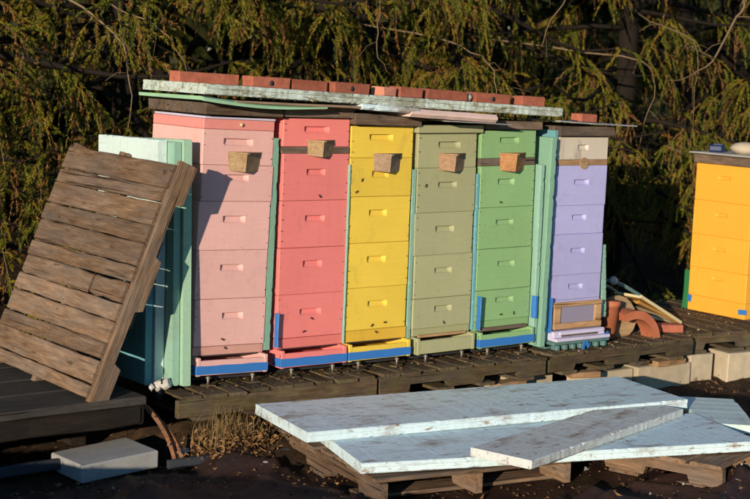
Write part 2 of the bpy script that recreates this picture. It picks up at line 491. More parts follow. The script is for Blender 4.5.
# ------------------------------------------------------------------ beehives
W, D = .413, .505
def hive_box(w, d, h, mat, handle=None, ch=.0025, hw=.13, hh=.036, name='hive_box', hx=0.):
    """box with front face at y=0, bottom at z=0, centred in x; handle = height of the slot centre"""
    mb = MB()
    mb.cbox((0, d / 2, h / 2), (w, d, h), ch, skip_front=handle is not None)
    if handle is not None:
        xs = [-w / 2 + ch, hx - hw / 2, hx + hw / 2, w / 2 - ch]
        zs = [ch, handle - hh / 2, handle + hh / 2, h - ch]
        vs = [(x, 0, z) for z in zs for x in xs]
        fs = []
        for j in range(3):
            for i in range(3):
                if i == 1 and j == 1: continue
                a = j * 4 + i; fs.append((a, a + 1, a + 5, a + 4))
        dp = .016
        m = 12
        o = len(vs)
        for r_, (zz, k_) in enumerate(((zs[2], 0), (zs[2] - .001, 1), (zs[2] - hh * .45, .92), (zs[2] - hh * .78, .55), (zs[1], 0))):
            for i in range(m + 1):
                u = i / m
                sm = min(1, u / .09) ** .6 * min(1, (1 - u) / .17) ** .8
                cut = (.10 * hh * (1 - min(1, u / .12, (1 - u) / .12))) * (r_ - 2) * .5
                vs.append((hx - hw / 2 + hw * u, dp * k_ * sm, zz + cut * (1 if 0 < r_ < 4 else 0)))
        for r_ in range(4):
            for i in range(m):
                q = o + r_ * (m + 1) + i
                fs.append((q, q + m + 1, q + m + 2, q + 1))
        mb.add(vs, fs)
    return mb.mesh(name, mat)

def wedge(mat, w=.19, h=.088, nose=.072):
    """V-shaped wooden hood with a thin overhanging top plate, nose towards -y"""
    mb = MB()
    b = [(-w / 2, 0), (-w * .15, -nose), (w / 2, 0)]
    t = .009
    vs = [(b[0][0] + .004, 0, .006), (b[1][0] + .004, -nose * .80, 0), (b[2][0] - .008, 0, .004)] + [(x, y, h) for x, y in b]
    fs = [(0, 1, 4, 3), (1, 2, 5, 4), (2, 0, 3, 5), (2, 1, 0), (3, 4, 5)]
    mb.add(vs, fs)
    pl = [(-w / 2 - .004, 0), (-w * .15 - .003, -nose - .008), (-w * .15 + .010, -nose - .006), (w / 2 + .006, 0)]
    n = 4
    vs = [(x, y, h + .0005) for x, y in pl] + [(x, y, h + .0005 + t) for x, y in pl]
    fs = [(3, 2, 1, 0), (4, 5, 6, 7)] + [(i, (i + 1) % n, (i + 1) % n + n, i + n) for i in range(n)]
    mb.add(vs, fs)
    return mb.mesh('entrance_hood', mat)

def bottom_board(root, mat, tape=True, z0=.05, z1=.15, twist=0.):
    mb = MB()
    mb.cbox((0, -.042, (z0 + z1) / 2 - .002), (W, .018, z1 - z0 - .026), .003)            # front plank
    mb.cbox((0, D / 2 - .02, z0 + .04), (W - .02, D + .02, .018), .002)
    for s in (-1, 1):
        mb.cbox((s * (W / 2 - .011), D / 2 - .0265, (z0 + z1) / 2 + .004), (.022, D + .052, z1 - z0 - .008), .003)
    o = link('bottom_board', mb.mesh('bottom_board', mat), root)
    slot = MB().cbox((0, .012, z1 + .001), (W - .05, .02, .012), .001)  # solid dark bar stands for the shade inside the entrance
    link('entrance_slot', slot.mesh('entrance_slot', MESH_AND_SHADE), root)
    if tape:
        b = MB()
        zt = z0 + (z1 - z0) * .38
        n = 8; vs = []; fs = []
        for i in range(n + 1):
            x = -W / 2 - .001 + (W + .002) * i / n
            for yy, zz in ((-.0545, zt - .022 + .001 * math.sin(i)), (-.0545, zt + .022 + .0012 * math.cos(i * 2))): vs.append((x, yy, zz))
        for i in range(n): fs.append((2 * i, 2 * i + 2, 2 * i + 3, 2 * i + 1))
        b.add(vs, fs)
        for s in (-1, 1):
            b.cbox((s * (W / 2 + .001), -.015, zt), (.003, .078, .044), .001)
        link('tape_band', b.mesh('tape_band', TAPE), root)
    return o

def feet(root, xs, y=-.02, z0=.052, washer=True):
    for sx in xs:
        for yy in (y, D - .06):
            mb = MB().tube([(0, 0, .004), (0, 0, z0)], .0065, 8)
            mb.tube([(0, 0, z0 - .016), (0, 0, z0 - .004)], .013, 6)
            f = link('levelling_bolt', mb.mesh('levelling_bolt', STEEL), root, (sx, yy, 0))
            if washer:
                w = MB().board(.075, .04, .007, .001, 2, .002)
                link('foot_pad', w.mesh('foot_pad', W_DECK), f, (0, 0, .0055), (0, 0, rnd.uniform(-.5, .5)))
    mb = MB().cbox((0, D / 2, .032), (W - .05, D - .05, .014), .001)
    link('screen_floor', mb.mesh('screen_floor', MESH_AND_SHADE), root)

NAILM = plain('rusty_nail', (.10, .06, .04), .4, 60, .7, .4, .2, 100, metal=.3)
def nail_heads(root, zs, w=W):
    mb = MB()
    for a, b in zip(zs, zs[1:]):
        if b - a < .1: continue
        for sx in (-1, 1):
            for k in range(3 if b - a < .2 else 4):
                if rnd.random() < .3: continue
                z = a + (b - a) * (k + .5) / (3 if b - a < .2 else 4) + rnd.uniform(-.01, .01)
                x = sx * (w / 2 - .011 + rnd.uniform(-.003, .003))
                mb.tube([(x, .004, z), (x, -.0028, z)], .0026, 6)
    link('nail_heads', mb.mesh('nail_heads', NAILM), root, kind='stuff')

def hive(label, x, lean, boxes, bb, dy=0., hood=None, tape=True, foot=(-.12, .14), base=.152):
    """boxes: list of (top z, material, handle width or None, part name)"""
    r = thing('beehive', label, 'beehive', (x + W / 2, dy, 0), (0, R(lean), 0), 'painted beehives on the pallet platform')
    z = base
    for i, (zt, mat, hw, nm) in enumerate(boxes):
        h = zt - z - .0008
        hd = None
        if hw: hd = h - (.092 if h > .2 else .062)
        h -= abs(rnd.gauss(0, .0009))
        me = hive_box(W + rnd.uniform(-.003, .002), D, h, SHIM.get(mat.name, mat) if nm == 'shim' else mat, hd + rnd.uniform(-.005, .005) if hd else None, hw=(hw or .13) * rnd.uniform(.92, 1.08), hh=rnd.uniform(.033, .040), hx=rnd.uniform(-.012, .012), name=nm)
        link(nm, me, r, (rnd.uniform(-.004, .004), rnd.uniform(-.003, .003), z), (0, 0, rnd.uniform(-.009, .009)))
        z = zt
    if bb: bottom_board(r, bb, tape)
    nail_heads(r, [base] + [b_[0] for b_ in boxes])
    feet(r, foot)
    if hood:
        m, hx, hz, kw = hood
        link('entrance_hood', wedge(m, **kw), r, (hx, -.001, hz))
    return r

B = 'hive_box'
h_pink = hive('pale pink hive at the left end, half shaded, under the brown lid', 0, 1.5,
     [(.197, PINK, None, 'shim'), (.434, PINK, .125, B), (.678, PINK, .125, B), (.921, PINK, .125, B), (1.10, PINK, .13, B), (1.275, PINK, .165, B), (1.325, PINK_LID, None, 'lid_rim'), (1.338, LILAC, None, 'inner_cover')],
     PINK, hood=(W and W_TAN, .035, 1.07, {}))
link('cork', MB().tube([(0, 0, 0), (0, -.008, 0)], .009, 8).mesh('cork', CREAM), h_pink, (.01, .002, 1.30))
h_coral = hive('coral pink hive between the pale pink and the yellow one', .497, .2,
     [(.205, CORAL, None, 'shim'), (.431, CORAL, .125, B), (.673, CORAL, .125, B), (.916, CORAL, .125, B), (1.157, CORAL, .125, B), (1.192, W_BROWN, None, 'wooden_shim'), (1.338, CORAL, .15, B)],
     CORAL, hood=(W_TAN, .022, 1.142, dict(w=.165, h=.076, nose=.066)))
h_yel = hive('bright yellow hive with a greyish entrance hood', .925, -.1,
     [(.214, YELLOW, None, 'shim'), (.442, YELLOW, .125, B), (.682, YELLOW, .125, B), (.929, YELLOW, .125, B), (1.134, YELLOW, .11, B), (1.302, YELLOW, .15, B)],
     YELLOW, hood=(W_DUSK, .035, 1.06, dict(w=.185)))
h_sage = hive('dull sage green hive with its own sage lid', 1.385, -.6,
     [(.194, SAGE, None, 'shim'), (.360, SAGE, .115, B), (.598, SAGE, .125, B), (.833, SAGE, .125, B), (1.078, SAGE, .125, B), (1.268, SAGE, .15, B)],
     SAGE, hood=(W_RED, .03, 1.06, dict(w=.185)), tape=False)
link('lid', MB().cbox((0, D / 2, .021), (W + .05, D + .05, .042), .003).mesh('lid', SAGE), h_sage, (0, 0, 1.269))
link('entrance_strip', MB().board(.33, .02, .014, .002, 4, .001).mesh('entrance_strip', W_FRESH), h_sage, (0, -.006, .152))
h_green = hive('fresh green hive with an orange wooden hood', 1.835, -.8,
     [(.205, GREEN, None, 'shim'), (.381, GREEN, .125, B), (.618, GREEN, .125, B), (.852, GREEN, .125, B), (1.088, GREEN, .13, B), (1.13, W_BROWN, None, 'wooden_shim'), (1.286, GREEN, .15, B)],
     GREEN, hood=(W_ORANGE, .03, 1.055, dict(w=.19, h=.095)))
link('entrance_strip', MB().board(.35, .022, .02, .002, 4, .001).mesh('entrance_strip', W_BROWN), h_green, (0, -.008, .158))

# lavender hive: white super on top, robber screen below
r = thing('beehive', 'lavender hive with a weathered white top box and a framed screen at its foot', 'beehive', (2.405 + W / 2, 0, 0), (0, 0, 0), 'painted beehives on the pallet platform')
z = .112
for zt, mat, hw, nm in ((.288, LAV, None, B), (.436, LAV, .115, B), (.678, LAV, .115, B), (.848, LAV, .115, B), (1.084, LAV, .12, B), (1.118, W_FRESH, None, 'wooden_shim'), (1.252, WHITEBOX, .085, B)):
    h = zt - z - .0008
    hd = None if hw is None else h - (.10 if h > .2 else .072)
    if nm == B and zt > 1.2: hd = .07
    link(nm, hive_box(W, D, h, mat, hd, hw=hw or .1, hh=.034, name=nm), r, (rnd.uniform(-.002, .002), rnd.uniform(-.002, .002), z), (0, 0, rnd.uniform(-.005, .005)))
    z = zt
link('entrance_disc', MB().tube([(0, 0, 0), (0, -.012, 0)], .034, 12, smooth=False).mesh('entrance_disc', W_TAN), r, (.01, .004, 1.096))
fr = link('screen_frame', MB().board(.395, .018, .026, .002, 3, .001, M=TR(0, 0, .147)).mesh('screen_frame', W_FRESH), r, (.005, -.022, .118))
mb = MB(); mb.cbox((-.168, 0, .082), (.05, .018, .10), .002); mb.cbox((.168, 0, .082), (.052, .018, .10), .002); mb.cbox((0, -.002, .018), (.39, .022, .034), .002)
link('frame_rail', mb.mesh('frame_rail', W_FRESH), fr)
link('screen_mesh', MB().cbox((0, .004, .082), (.285, .004, .098), .001).mesh('screen_mesh', MESH), fr)
mb = MB(); mb.cbox((0, D / 2 - .03, .083), (W + .01, D + .05, .056), .004); mb.cbox((0, -.07, .066), (W + .03, .05, .020), .004); mb.cbox((.015, -.052, .098), (.36, .022, .016), .003)
link('bottom_board', mb.mesh('bottom_board', LILAC), r)
link('entrance_slot', MB().cbox((0, -.058, .084), (.30, .006, .010), .001).mesh('entrance_slot', W_BROWN), r)
mb = MB(); mb.cbox((0, D / 2 - .05, .044), (W + .05, D + .06, .018), .004)
for k in range(7): mb.cbox((-.19 + k * .064, -.055, .018), (.028, .05, .03), .004)
mb.cbox((0, D / 2, .008), (W + .03, D, .012), .002)
link('plastic_stand', mb.mesh('plastic_stand', TEALPL), r)
for x0, zz, rr, ln in ((.0, .022, .3, .05), (.03, .03, -.5, .045), (.19, .07, .9, .06)):
    link('tape_scrap', MB().cbox((0, 0, 0), (.022, .003, ln), .001).mesh('tape_scrap', TAPE), r, (x0, -.098 if zz < .05 else -.085, zz), (0, rr, 0))

# orange hive, seen on its left side
r = thing('beehive', 'big orange hive standing apart at the right edge', 'beehive', (4.4, .4375, 0.004), (0, 0, -math.pi / 2), 'painted beehives on the pallet platform')
z = .004
for zt, mat, hw, nm in ((.113, ORANGE, None, 'bottom_board'), (.31, ORANGE, .10, B), (.543, ORANGE, .11, B), (.781, ORANGE, .11, B), (1.036, ORANGE, .11, B)):
    h = zt - z - .0008
    hd = None if hw is None else h - (.09 if h > .2 else .06)
    link(nm, hive_box(D, W, h, mat, hd, hw=hw or .1, hh=.026, name=nm), r, (rnd.uniform(-.002, .002), rnd.uniform(-.002, .002), z), (0, 0, rnd.uniform(-.004, .004)))
    z = zt
mb = MB()
mb.cbox((0, W / 2, .030), (D + .03, W + .03, .06), .004)
link('wooden_lid', mb.mesh('wooden_lid', W_BROWN), r, (0, 0, 1.037))
link('roof_sheet', MB().board(.60, .50, .012, .002, 6, .003).mesh('roof_sheet', METAL), r, (.02, .2, 1.108))
for x0, zz, w0, h0 in ((-.235, .085, .035, .05), (.235, .055, .07, .035)):
    link('corner_tape', MB().cbox((0, 0, 0), (w0, .004, h0), .001).mesh('corner_tape', TAPE), r, (x0, -.001, zz), (0, rnd.uniform(-.3, .3), 0))
single('stone', MB().blob((0, 0, 0), (.085, .10, .045), 3, 12, 8, .05), STONE_M, 'smooth pale stone weighing down the roof of the orange hive', 'stone', (4.50, .36, 1.158), (0, 0, .4))
single('plastic_scrap', MB().cbox((0, 0, 0), (.12, .10, .05), .012).cbox((.03, 0, .028), (.05, .07, .02), .008), BLUEPL, 'dark blue plastic piece lying behind the pale stone', 'scrap', (4.50, .60, 1.140), (0, .1, .5))
single('plastic_strip', MB().board(.27, .045, .02, .003, 5, .003, warp=.004), GREENPL, 'green plastic strip standing against the back edge of the orange hive', 'strip', (4.43, .735, .145), (0, R(-86), R(10)))

# ------------------------------------------------------------------ roofs over the row
def lidbox(label, x0, x1, y0, y1, z0, z1, mat, lean=0):
    mb = MB(); mb.cbox((0, 0, (z1 - z0) / 2), (x1 - x0, y1 - y0, z1 - z0), .004, jit=.002)
    return single('hive_roof', mb, mat, label, 'hive roof', ((x0 + x1) / 2, (y0 + y1) / 2, z0), (0, R(lean), 0), 'wooden roofs on the hives')
lidbox('grey brown wooden roof on the pale pink hive', .015, .47, -.045, .53, 1.345, 1.405, W_BROWN, 1.2)
lidbox('shaded wooden roof on the coral hive', .485, .915, -.03, .53, 1.341, 1.398, W_BROWN, .2)
lidbox('brown wooden roof on the bright yellow hive', .915, 1.36, -.04, .53, 1.306, 1.365, W_BROWN, .6)
lidbox('dark wooden roof on the fresh green hive', 1.83, 2.26, -.02, .53, 1.292, 1.338, W_BROWN, 0)
lidbox('dark brown wooden roof beneath the metal sheet of the lavender hive', 2.39, 2.84, -.03, .53, 1.256, 1.314, W_BROWN, 0)
single('metal_sheet', MB().board(.62, .58, .006, .001, 8, .004, warp=.012), METAL, 'thin pale metal sheet over the lavender hive with its corner jutting right', 'metal sheet', (2.665, .22, 1.333), (0, R(2.0), 0))

single('foam_board', MB().board(2.335, .64, .050, .003, 140, .0016, nib=.013, groove=.005), F_ROOF, 'long weathered pale foam board roofing the row with bricks on it', 'foam board', (1.147, .20, 1.4345), (0, R(1.95), 0))
# mint plastic sheet sagging below the left end
mb = MB(); vs = []; fs = []
n = 12
for i in range(n + 1):
    t = i / n; x = -.055 + .73 * t
    zt = 1.436 - .036 * t - .012 * math.sin(t * 3.1)
    fold = .004 + .018 * max(0, math.sin(t * 3.3))
    for yy, dz in ((-.15, -fold * .4), (-.12, .004), (.5, .0), (.5, -.016), (-.12, -.014), (-.15, -fold * .4 - .016 + .010 * t)): vs.append((x, yy + .02 * t, zt + dz))
for i in range(n):
    for k in range(6): fs.append((i * 6 + k, i * 6 + (k + 1) % 6, (i + 1) * 6 + (k + 1) % 6, (i + 1) * 6 + k))
fs += [(5, 4, 3, 2, 1, 0), tuple(n * 6 + k for k in range(6))]
mb.add(vs, fs)
single('plastic_sheet', mb, MINTSH, 'mint green plastic sheet poking out under the left end of the long foam roof', 'plastic sheet')
single('foam_board', MB().board(.60, .5, .044, .016, 10, .002), PINKB, 'rounded pinkish board beneath the roof foam above the sage hive', 'foam board', (1.50, .10, 1.367), (0, R(2.4), 0))
single('foam_board', MB().board(.36, .46, .030, .006, 10, .003, nib=.01), F_BOARD, 'short bluish foam piece beneath the roof foam above the yellow hive', 'foam board', (1.09, .09, 1.397), (0, R(2.6), R(-3)))
single('metal_sheet', MB().board(.46, .5, .005, .001, 6, .002), METAL, 'thin metal strip showing under the pinkish board above the sage hive', 'metal sheet', (1.68, .10, 1.331), (0, R(1.8), 0))
single('wood_board', MB().board(.85, .5, .012, .002, 8, .003), W_DUSK, 'thin wooden board slanting under the roof foam above the coral hive', 'board', (.55, .12, 1.408), (0, R(1.2), R(1.5)))

# bricks in a row on the long foam board
def brick_mesh(L, Wd=.095, H=.056, cored=False):
    mb = MB()
    mb.cbox((0, 0, H / 2), (L, Wd, H), .004, jit=.0025)
    if cored:
        mb.tube([(0, -Wd / 2 - .0015, H * .45), (0, -Wd / 2 + .004, H * .45)], .014, 9, mi=1)  # dark plug painted as the shade in a hole, nothing is cut
    return mb
bk = [(.06, .36, 0, 'longest red brick at the left end of the foam roof'), (.30, .235, 1, 'second red brick from the left on the foam roof, dark shade-filled notch in its lower edge'),
      (.555, .215, 0, 'third red brick from the left, plain and square on the foam roof'), (.79, .235, 1, 'red brick with a dark core hole above the coral hive'),
      (1.10, .10, -1, 'small pinkish brick turned end on above the yellow hive'), (1.235, .165, 0, 'red brick just right of the small end-on brick'),
      (1.44, .27, 0, 'red brick before the pale pebble on the foam roof'), (1.78, .25, 1, 'red brick touching the pebble above the green hive'), (2.10, .17, 0, 'red brick at the right end of the foam roof')]
for x0, L, cr_, lab in bk:
    xc = x0 + L / 2
    zt = 1.4645 - (xc - .975) * math.tan(R(1.95))
    single('brick', brick_mesh(L, cored=cr_ == 1, H=.055 if cr_ >= 0 else .05), [BRICK_M if cr_ >= 0 else plain('pinkish_brick', (.60, .24, .16), .25, 12, .9, .15, .5, 90), MESH_AND_SHADE], lab, 'brick',
           (xc, (.36 if x0 < .1 else .05) + rnd.uniform(-.015, .015), zt), (0, R(1.95), R(rnd.uniform(-4, 4)) if cr_ >= 0 else R(12)), 'bricks on the foam roof')
single('pebble', MB().blob((0, 0, 0), (.03, .025, .026), 5, 9, 6, .15), STONE_M, 'pale pebble wedged among the bricks on the foam roof', 'pebble', (1.745, .05, 1.465))
single('brick', brick_mesh(.14, .09, .046), BRICK_M, 'lone red brick on the metal sheet of the lavender hive', 'brick', (2.75, .15, 1.334), (0, R(2), R(3)), 'bricks on the foam roof')

# ------------------------------------------------------------------ foam strips between the hives
sg = 'foam strips standing between the hives'
def strip(label, x, z0, z1, w, mat, y0=-.03, y1=.45, lean=0, rz=0):
    mb = MB().board(z1 - z0, y1 - y0, w, .002, 60, .0010, nib=.009 if w > .02 else .003)
    # local x is up, local y the depth, local z the thickness
    return single('foam_strip', mb, mat, label, 'foam strip', (x, (y0 + y1) / 2, (z0 + z1) / 2), (0, R(-90 + lean), rz), sg)
strip('mint foam strip between the pale pink and the coral hive', .452, .155, 1.235, .040, F_GREEN, y0=.004, lean=1.0)
strip('thin mint foam strip between the coral and the yellow hive', .9175, .155, 1.10, .011, F_MINT, y0=-.01)
strip('mint foam strip between the yellow and the sage hive', 1.361, .10, 1.07, .027, F_MINT, y0=.004, lean=-.4)
strip('blue green foam strip between the sage and the green hive', 1.815, .16, 1.04, .021, F_TEAL, y0=.0, lean=-.7)
strip('paler foam strip tight against the right side of the green hive', 2.272, .045, 1.09, .030, F_MINT, y0=-.03, lean=-.3)
strip('tall mint foam strip left of the lavender hive', 2.325, .03, 1.25, .042, F_GREEN, y0=-.05, lean=.6)
strip('teal backed foam strip touching the lavender hive', 2.378, .04, 1.29, .030, F_TEAL, y0=-.01, lean=.2)
strip('short tapered foam strip right of the lavender hive', 2.868, .16, .60, .040, F_MINT, y0=.02, y1=.40, lean=-5)

# blue tape uprights
tg = 'blue tape strips stuck at the hive corners'
def vtape(label, x, z0, z1, y=-.04, lean=0, th=.006):
    mb = MB().board(z1 - z0, .036, th, .001, 4, .002)
    single('tape_strip', mb, TAPE, label, 'tape', (x, y + .018, (z0 + z1) / 2), (0, R(-90 + lean), 0), tg)
vtape('blue tape upright at the lower left corner of the coral hive', .487, .17, .34, -.035)
vtape('blue tape upright at the lower left corner of the green hive', 1.834, .16, .35, -.05)
vtape('short blue tape upright at the lower right corner of the green hive', 2.262, .20, .335, -.045, th=.02)
vtape('blue tape upright at the lower left corner of the lavender hive', 2.398, .10, .31, -.035)

# ------------------------------------------------------------------ upright foam sheets along the left side of the pink hive
fg = 'foam sheets standing beside the pale pink hive'
def sheet(label, x, w, y0, y1, z0, z1, mat, lean=0, nib=.008):
    mb = MB().board(y1 - y0, z1 - z0, w, .003, 50, .001, nib=.010)
    o = single('foam_sheet', mb, mat, label, 'foam sheet', (x, (y0 + y1) / 2, (z0 + z1) / 2), (0, 0, 0), fg)
    q = Euler((R(-lean), 0, 0)).to_matrix() @ Euler((R(90), 0, R(90))).to_matrix()
    o.rotation_euler = q.to_euler()
sheet('green edged foam sheet nearest the side of the pale pink hive', -.066, .045, -.050, .60, .015, 1.215, F_GREENL, 2.2)
sheet('mint foam sheet in the middle of the upright bundle', -.112, .036, -.030, .60, .02, 1.205, F_MINT, 1.8)
sheet('pale outer foam sheet of the upright bundle, behind the leaning pallet', -.160, .048, .045, .67, .02, 1.215, F_WHITE, 1.0)
sheet('blue green foam offcut on the outer side of the bundle, lower half', -.212, .038, .05, .58, .02, .74, F_TEAL, 1)

# ------------------------------------------------------------------ pallet leaning on the foam bundle
NAIL = MB().tube([(0, 0, 0), (-.0025, 0, 0)], .0042, 6).mesh('nail', STEEL)
def leaning_pallet():
    o = Vector((-.655, -.205, .055))
    e = Euler((R(.9), R(22.45), R(3.2)))
    p = thing('wood_pallet', 'weathered brown pallet leaning against the foam bundle at the left', 'pallet', o, e)
    # local y: width 1.05, local z: height 1.15, local -x: boarded face
    w, h = 1.02, 1.15
    hs = [.118, .070, .110, .086, .110, .076, .098, .082, .106, .078, .112, .062]
    hs = [q * .982 for q in hs]
    gap = (h - sum(hs)) / (len(hs) - 1)
    z = h
    for k, hh in enumerate(hs):
        z -= hh
        if k == 6:      # broken board: two pieces with a hole between
            for y0, y1 in ((0.0, .30), (.325, w)):
                link('deck_board', MB().board(y1 - y0, hh, .017, .003, 5, .006).mesh('deck_board', W_PALLET), p, (-.009, (y0 + y1) / 2, z + hh / 2), (R(90) + 0, rnd.uniform(-.01, .01), R(90)))
        else:
            link('deck_board', MB().board(w + rnd.uniform(-.012, .012), hh, .017 + rnd.uniform(-.001, .003), .003, 12, .0022, warp=.003).mesh('deck_board', W_PALLET), p,
                 (-.009, w / 2 + rnd.uniform(-.006, .006), z + hh / 2), (R(90), rnd.uniform(-.008, .008), R(90)))
        for yn in (.03, w * .52, w - .03):
            for dz in (-.2, .2):
                link('nail', NAIL, p, (-.0185, yn + rnd.uniform(-.006, .006), z + hh / 2 + dz * hh))
        z -= gap
    for y in (-.004, w * .52, w - .02):
        s = notched_stringer(h + .05, .092, .038, up=False)
        # profile x -> local z, profile z(down) -> local +x
        s2 = MB(); s2.v = [(-v[2], v[1], v[0]) for v in s.v]; s2.f = [f[::-1] for f in s.f]; s2.mi = s.mi; s2.sm = s.sm
        # grain runs along the object's x axis: keep the mesh axis and turn the object
        link('stringer', s.mesh('stringer', W_PALLET), p, (.0475, y, h / 2), (0, R(-90), 0))
    for zz in (.06, .40, .75, 1.10):
        link('bottom_board', MB().board(w - .06, .09, .016, .003, 4, .004).mesh('bottom_board', W_PALLET), p, (.103, w / 2 + .02, zz), (R(90), 0, R(90)))
leaning_pallet()

# grey platform at the far left which the pallet stands on
p = thing('wood_platform', 'low dark grey plank platform at the left under the leaning pallet', 'platform', (-1.16, .35, .04), (0, 0, R(2)))
for k in range(4):
    link('plank', MB().board(1.55, .285, .04, .004, 6, .003).mesh('plank', W_GREY), p, (0, -.46 + k * .30, -.021), (rnd.uniform(-.01, .01), 0, 0))
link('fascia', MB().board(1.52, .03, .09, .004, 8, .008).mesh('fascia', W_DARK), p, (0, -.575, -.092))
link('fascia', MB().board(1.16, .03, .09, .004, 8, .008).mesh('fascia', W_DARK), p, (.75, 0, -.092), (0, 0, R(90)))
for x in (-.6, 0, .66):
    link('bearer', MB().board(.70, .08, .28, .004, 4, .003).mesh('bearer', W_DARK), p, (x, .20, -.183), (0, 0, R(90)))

# ------------------------------------------------------------------ foam boards and pallets in the foreground
pallet('weathered pallet under the left end of the pale foam boards', (.78, -.80, 0), R(-90 - 8), 1.20, 1.03, W_PALLET, 8, topz=-.168, bottom=3)
pallet('weathered pallet under the right end of the pale foam boards', (1.98, -1.30, 0), R(-72), 1.00, .80, W_PALLET, 6, topz=-.172, bottom=3)
single('foam_board', MB().board(2.20, .61, .050, .003, 110, .0009, nib=.010, groove=.004), F_BOARD, 'uppermost long pale foam board of the loose pile, farther from the camera', 'foam board', (1.285, -.690, -.085), (0, R(-.2), R(-9.3)), 'loose foam boards on the pallets')
single('foam_board', MB().board(2.06, .60, .048, .003, 110, .0009, nib=.010, groove=.004), F_BOARD, 'lower wide pale foam board of the loose pile, nearest the camera', 'foam board', (1.235, -1.225, -.139), (0, R(0), R(-16.5)), 'loose foam boards on the pallets')
single('foam_board', MB().board(1.50, .32, .040, .003, 70, .0012, nib=.010), F_DIRTY, 'narrow dirty grey foam plank lying askew across the lower board', 'foam board', (1.415, -1.325, -.088), (0, R(.3), R(16.2)), 'loose foam boards on the pallets')
single('foam_board', MB().board(.62, .30, .045, .004, 12, .003, nib=.014), F_WHITE, 'small pale foam offcut beyond the right end of the loose pile', 'foam board', (2.50, -1.22, -.145), (0, 0, R(50)), 'loose foam boards on the pallets')

# ------------------------------------------------------------------ cinder blocks under the right part of the platform
cg = 'tan blocks under the platform'
def cblock(label, x0, x1, y0, y1, z0, z1, rz=0):
    mb = MB().cbox((0, 0, 0), (x1 - x0, y1 - y0, z1 - z0), .006, jit=.003)
    single('concrete_block', mb, BLOCKM, label, 'concrete block', ((x0 + x1) / 2, (y0 + y1) / 2, (z0 + z1) / 2), (0, 0, R(rz)), cg)
cblock('tan block half hidden behind the foam pile, leftmost under the platform', 2.74, 3.13, -.02, .17, -.36, -.172, 1)
cblock('tan block under the platform beside the narrow end-on block', 3.155, 3.63, -.045, .15, -.36, -.170, -1)
cblock('narrow tan block standing end on below the joint of the two right pallets', 3.66, 3.865, -.03, .34, -.345, -.135, -4)
cblock('tan block at the right edge of the picture under the orange hive pallet', 3.945, 4.34, -.12, .08, -.345, -.137, -8)
cblock('far right tan block continuing the row under the orange hive pallet', 4.36, 4.75, -.18, .02, -.345, -.137, -8)
wg = 'wooden chocks under the platform'
for x, y, L, a, lab in ((2.02, -.10, .22, 8, 'tan wooden chock in the dark gap below the green hive'), (2.62, -.09, .20, -14, 'tan wooden chock in the gap below the lavender hive'), (3.40, -.05, .26, 3, 'flat wooden chock on the block below the terracotta pieces')):
    single('wood_chock', MB().board(L, .08, .034, .003, 3, .003), W_FRESH, lab, 'wood chock', (x, y, -.15), (0, 0, R(a)), wg)
for x in (1.12, 1.95, 2.4):
    pass
cblock('low tan block in the shade behind the foam pile below the yellow hive', 1.0, 1.39, .0, .19, -.32, -.131)
cblock('low tan block in the shade behind the foam pile below the green hive', 2.1, 2.49, .02, .21, -.32, -.131)

def platform_debris():
    g = np.random.default_rng(15); N = 2200
    x = g.uniform(-.1, 4.6, N); y = g.uniform(-.15, .85, N) ; s_ = g.uniform(.003, .013, N); a = g.uniform(0, 6.28, N)
    V = np.zeros((N, 4, 3))
    for k, (dx, dy) in enumerate(((-1, 0), (0, -.5), (1, 0), (0, .5))):
        V[:, k, 0] = x + s_ * (dx * np.cos(a) - dy * np.sin(a)); V[:, k, 1] = y + s_ * (dx * np.sin(a) + dy * np.cos(a))
        V[:, k, 2] = .004 + s_ * .3 + g.normal(0, .25, N) * s_
    me = bpy.data.meshes.new('debris'); me.from_pydata(V.reshape(-1, 3).tolist(), [], np.arange(N * 4).reshape(N, 4).tolist())
    for m_ in (LEAFD, CLOD, CREAM): me.materials.append(m_)
    me.polygons.foreach_set('material_index', g.choice(3, N, p=[.5, .44, .06]).astype(np.int32))
    link('debris', me, kind='stuff')
platform_debris()

# ------------------------------------------------------------------ clutter on the platform right of the lavender hive
# terracotta pot, upright and narrow
mb = MB(); mb.tube([(0, 0, 0), (0, 0, .20), (0, 0, .202), (0, 0, .232)], [.045, .062, .068, .068], 14)
single('terracotta_pot', mb, TERRA, 'narrow terracotta pot standing at the foot of the short foam strip', 'flower pot', (3.035, .12, .002), (0, 0, 0))
# arched tile
mb = MB(); vs = []; fs = []
n = 14
for i in range(n + 1):
    a = R(10 + 104 * i / n)
    for rr in (.165, .216):
        for yy in (-.06, .06):
            vs.append((rr * math.cos(a), yy, rr * math.sin(a)))
for i in range(n):
    o = i * 4
    fs += [(o, o + 4, o + 5, o + 1), (o + 2, o + 3, o + 7, o + 6), (o, o + 2, o + 6, o + 4), (o + 1, o + 5, o + 7, o + 3)]
fs += [(0, 1, 3, 2), (n * 4, n * 4 + 2, n * 4 + 3, n * 4 + 1)]
mb.add(vs, [f[::-1] for f in fs])
single('arched_tile', mb, TERRA, 'curved terracotta arch tile resting on the platform', 'tile', (3.165, .07, -.038), (0, 0, R(-4)))
single('wood_disc', MB().tube([(0, 0, 0), (0, .03, 0)], .135, 18, smooth=False), W_TAN, 'round tan wooden disc leaning inside the terracotta arch', 'disc', (3.17, .165, .118), (R(-14), 0, R(-8)))
fgp = 'old hive frames lying in a slanting bundle'
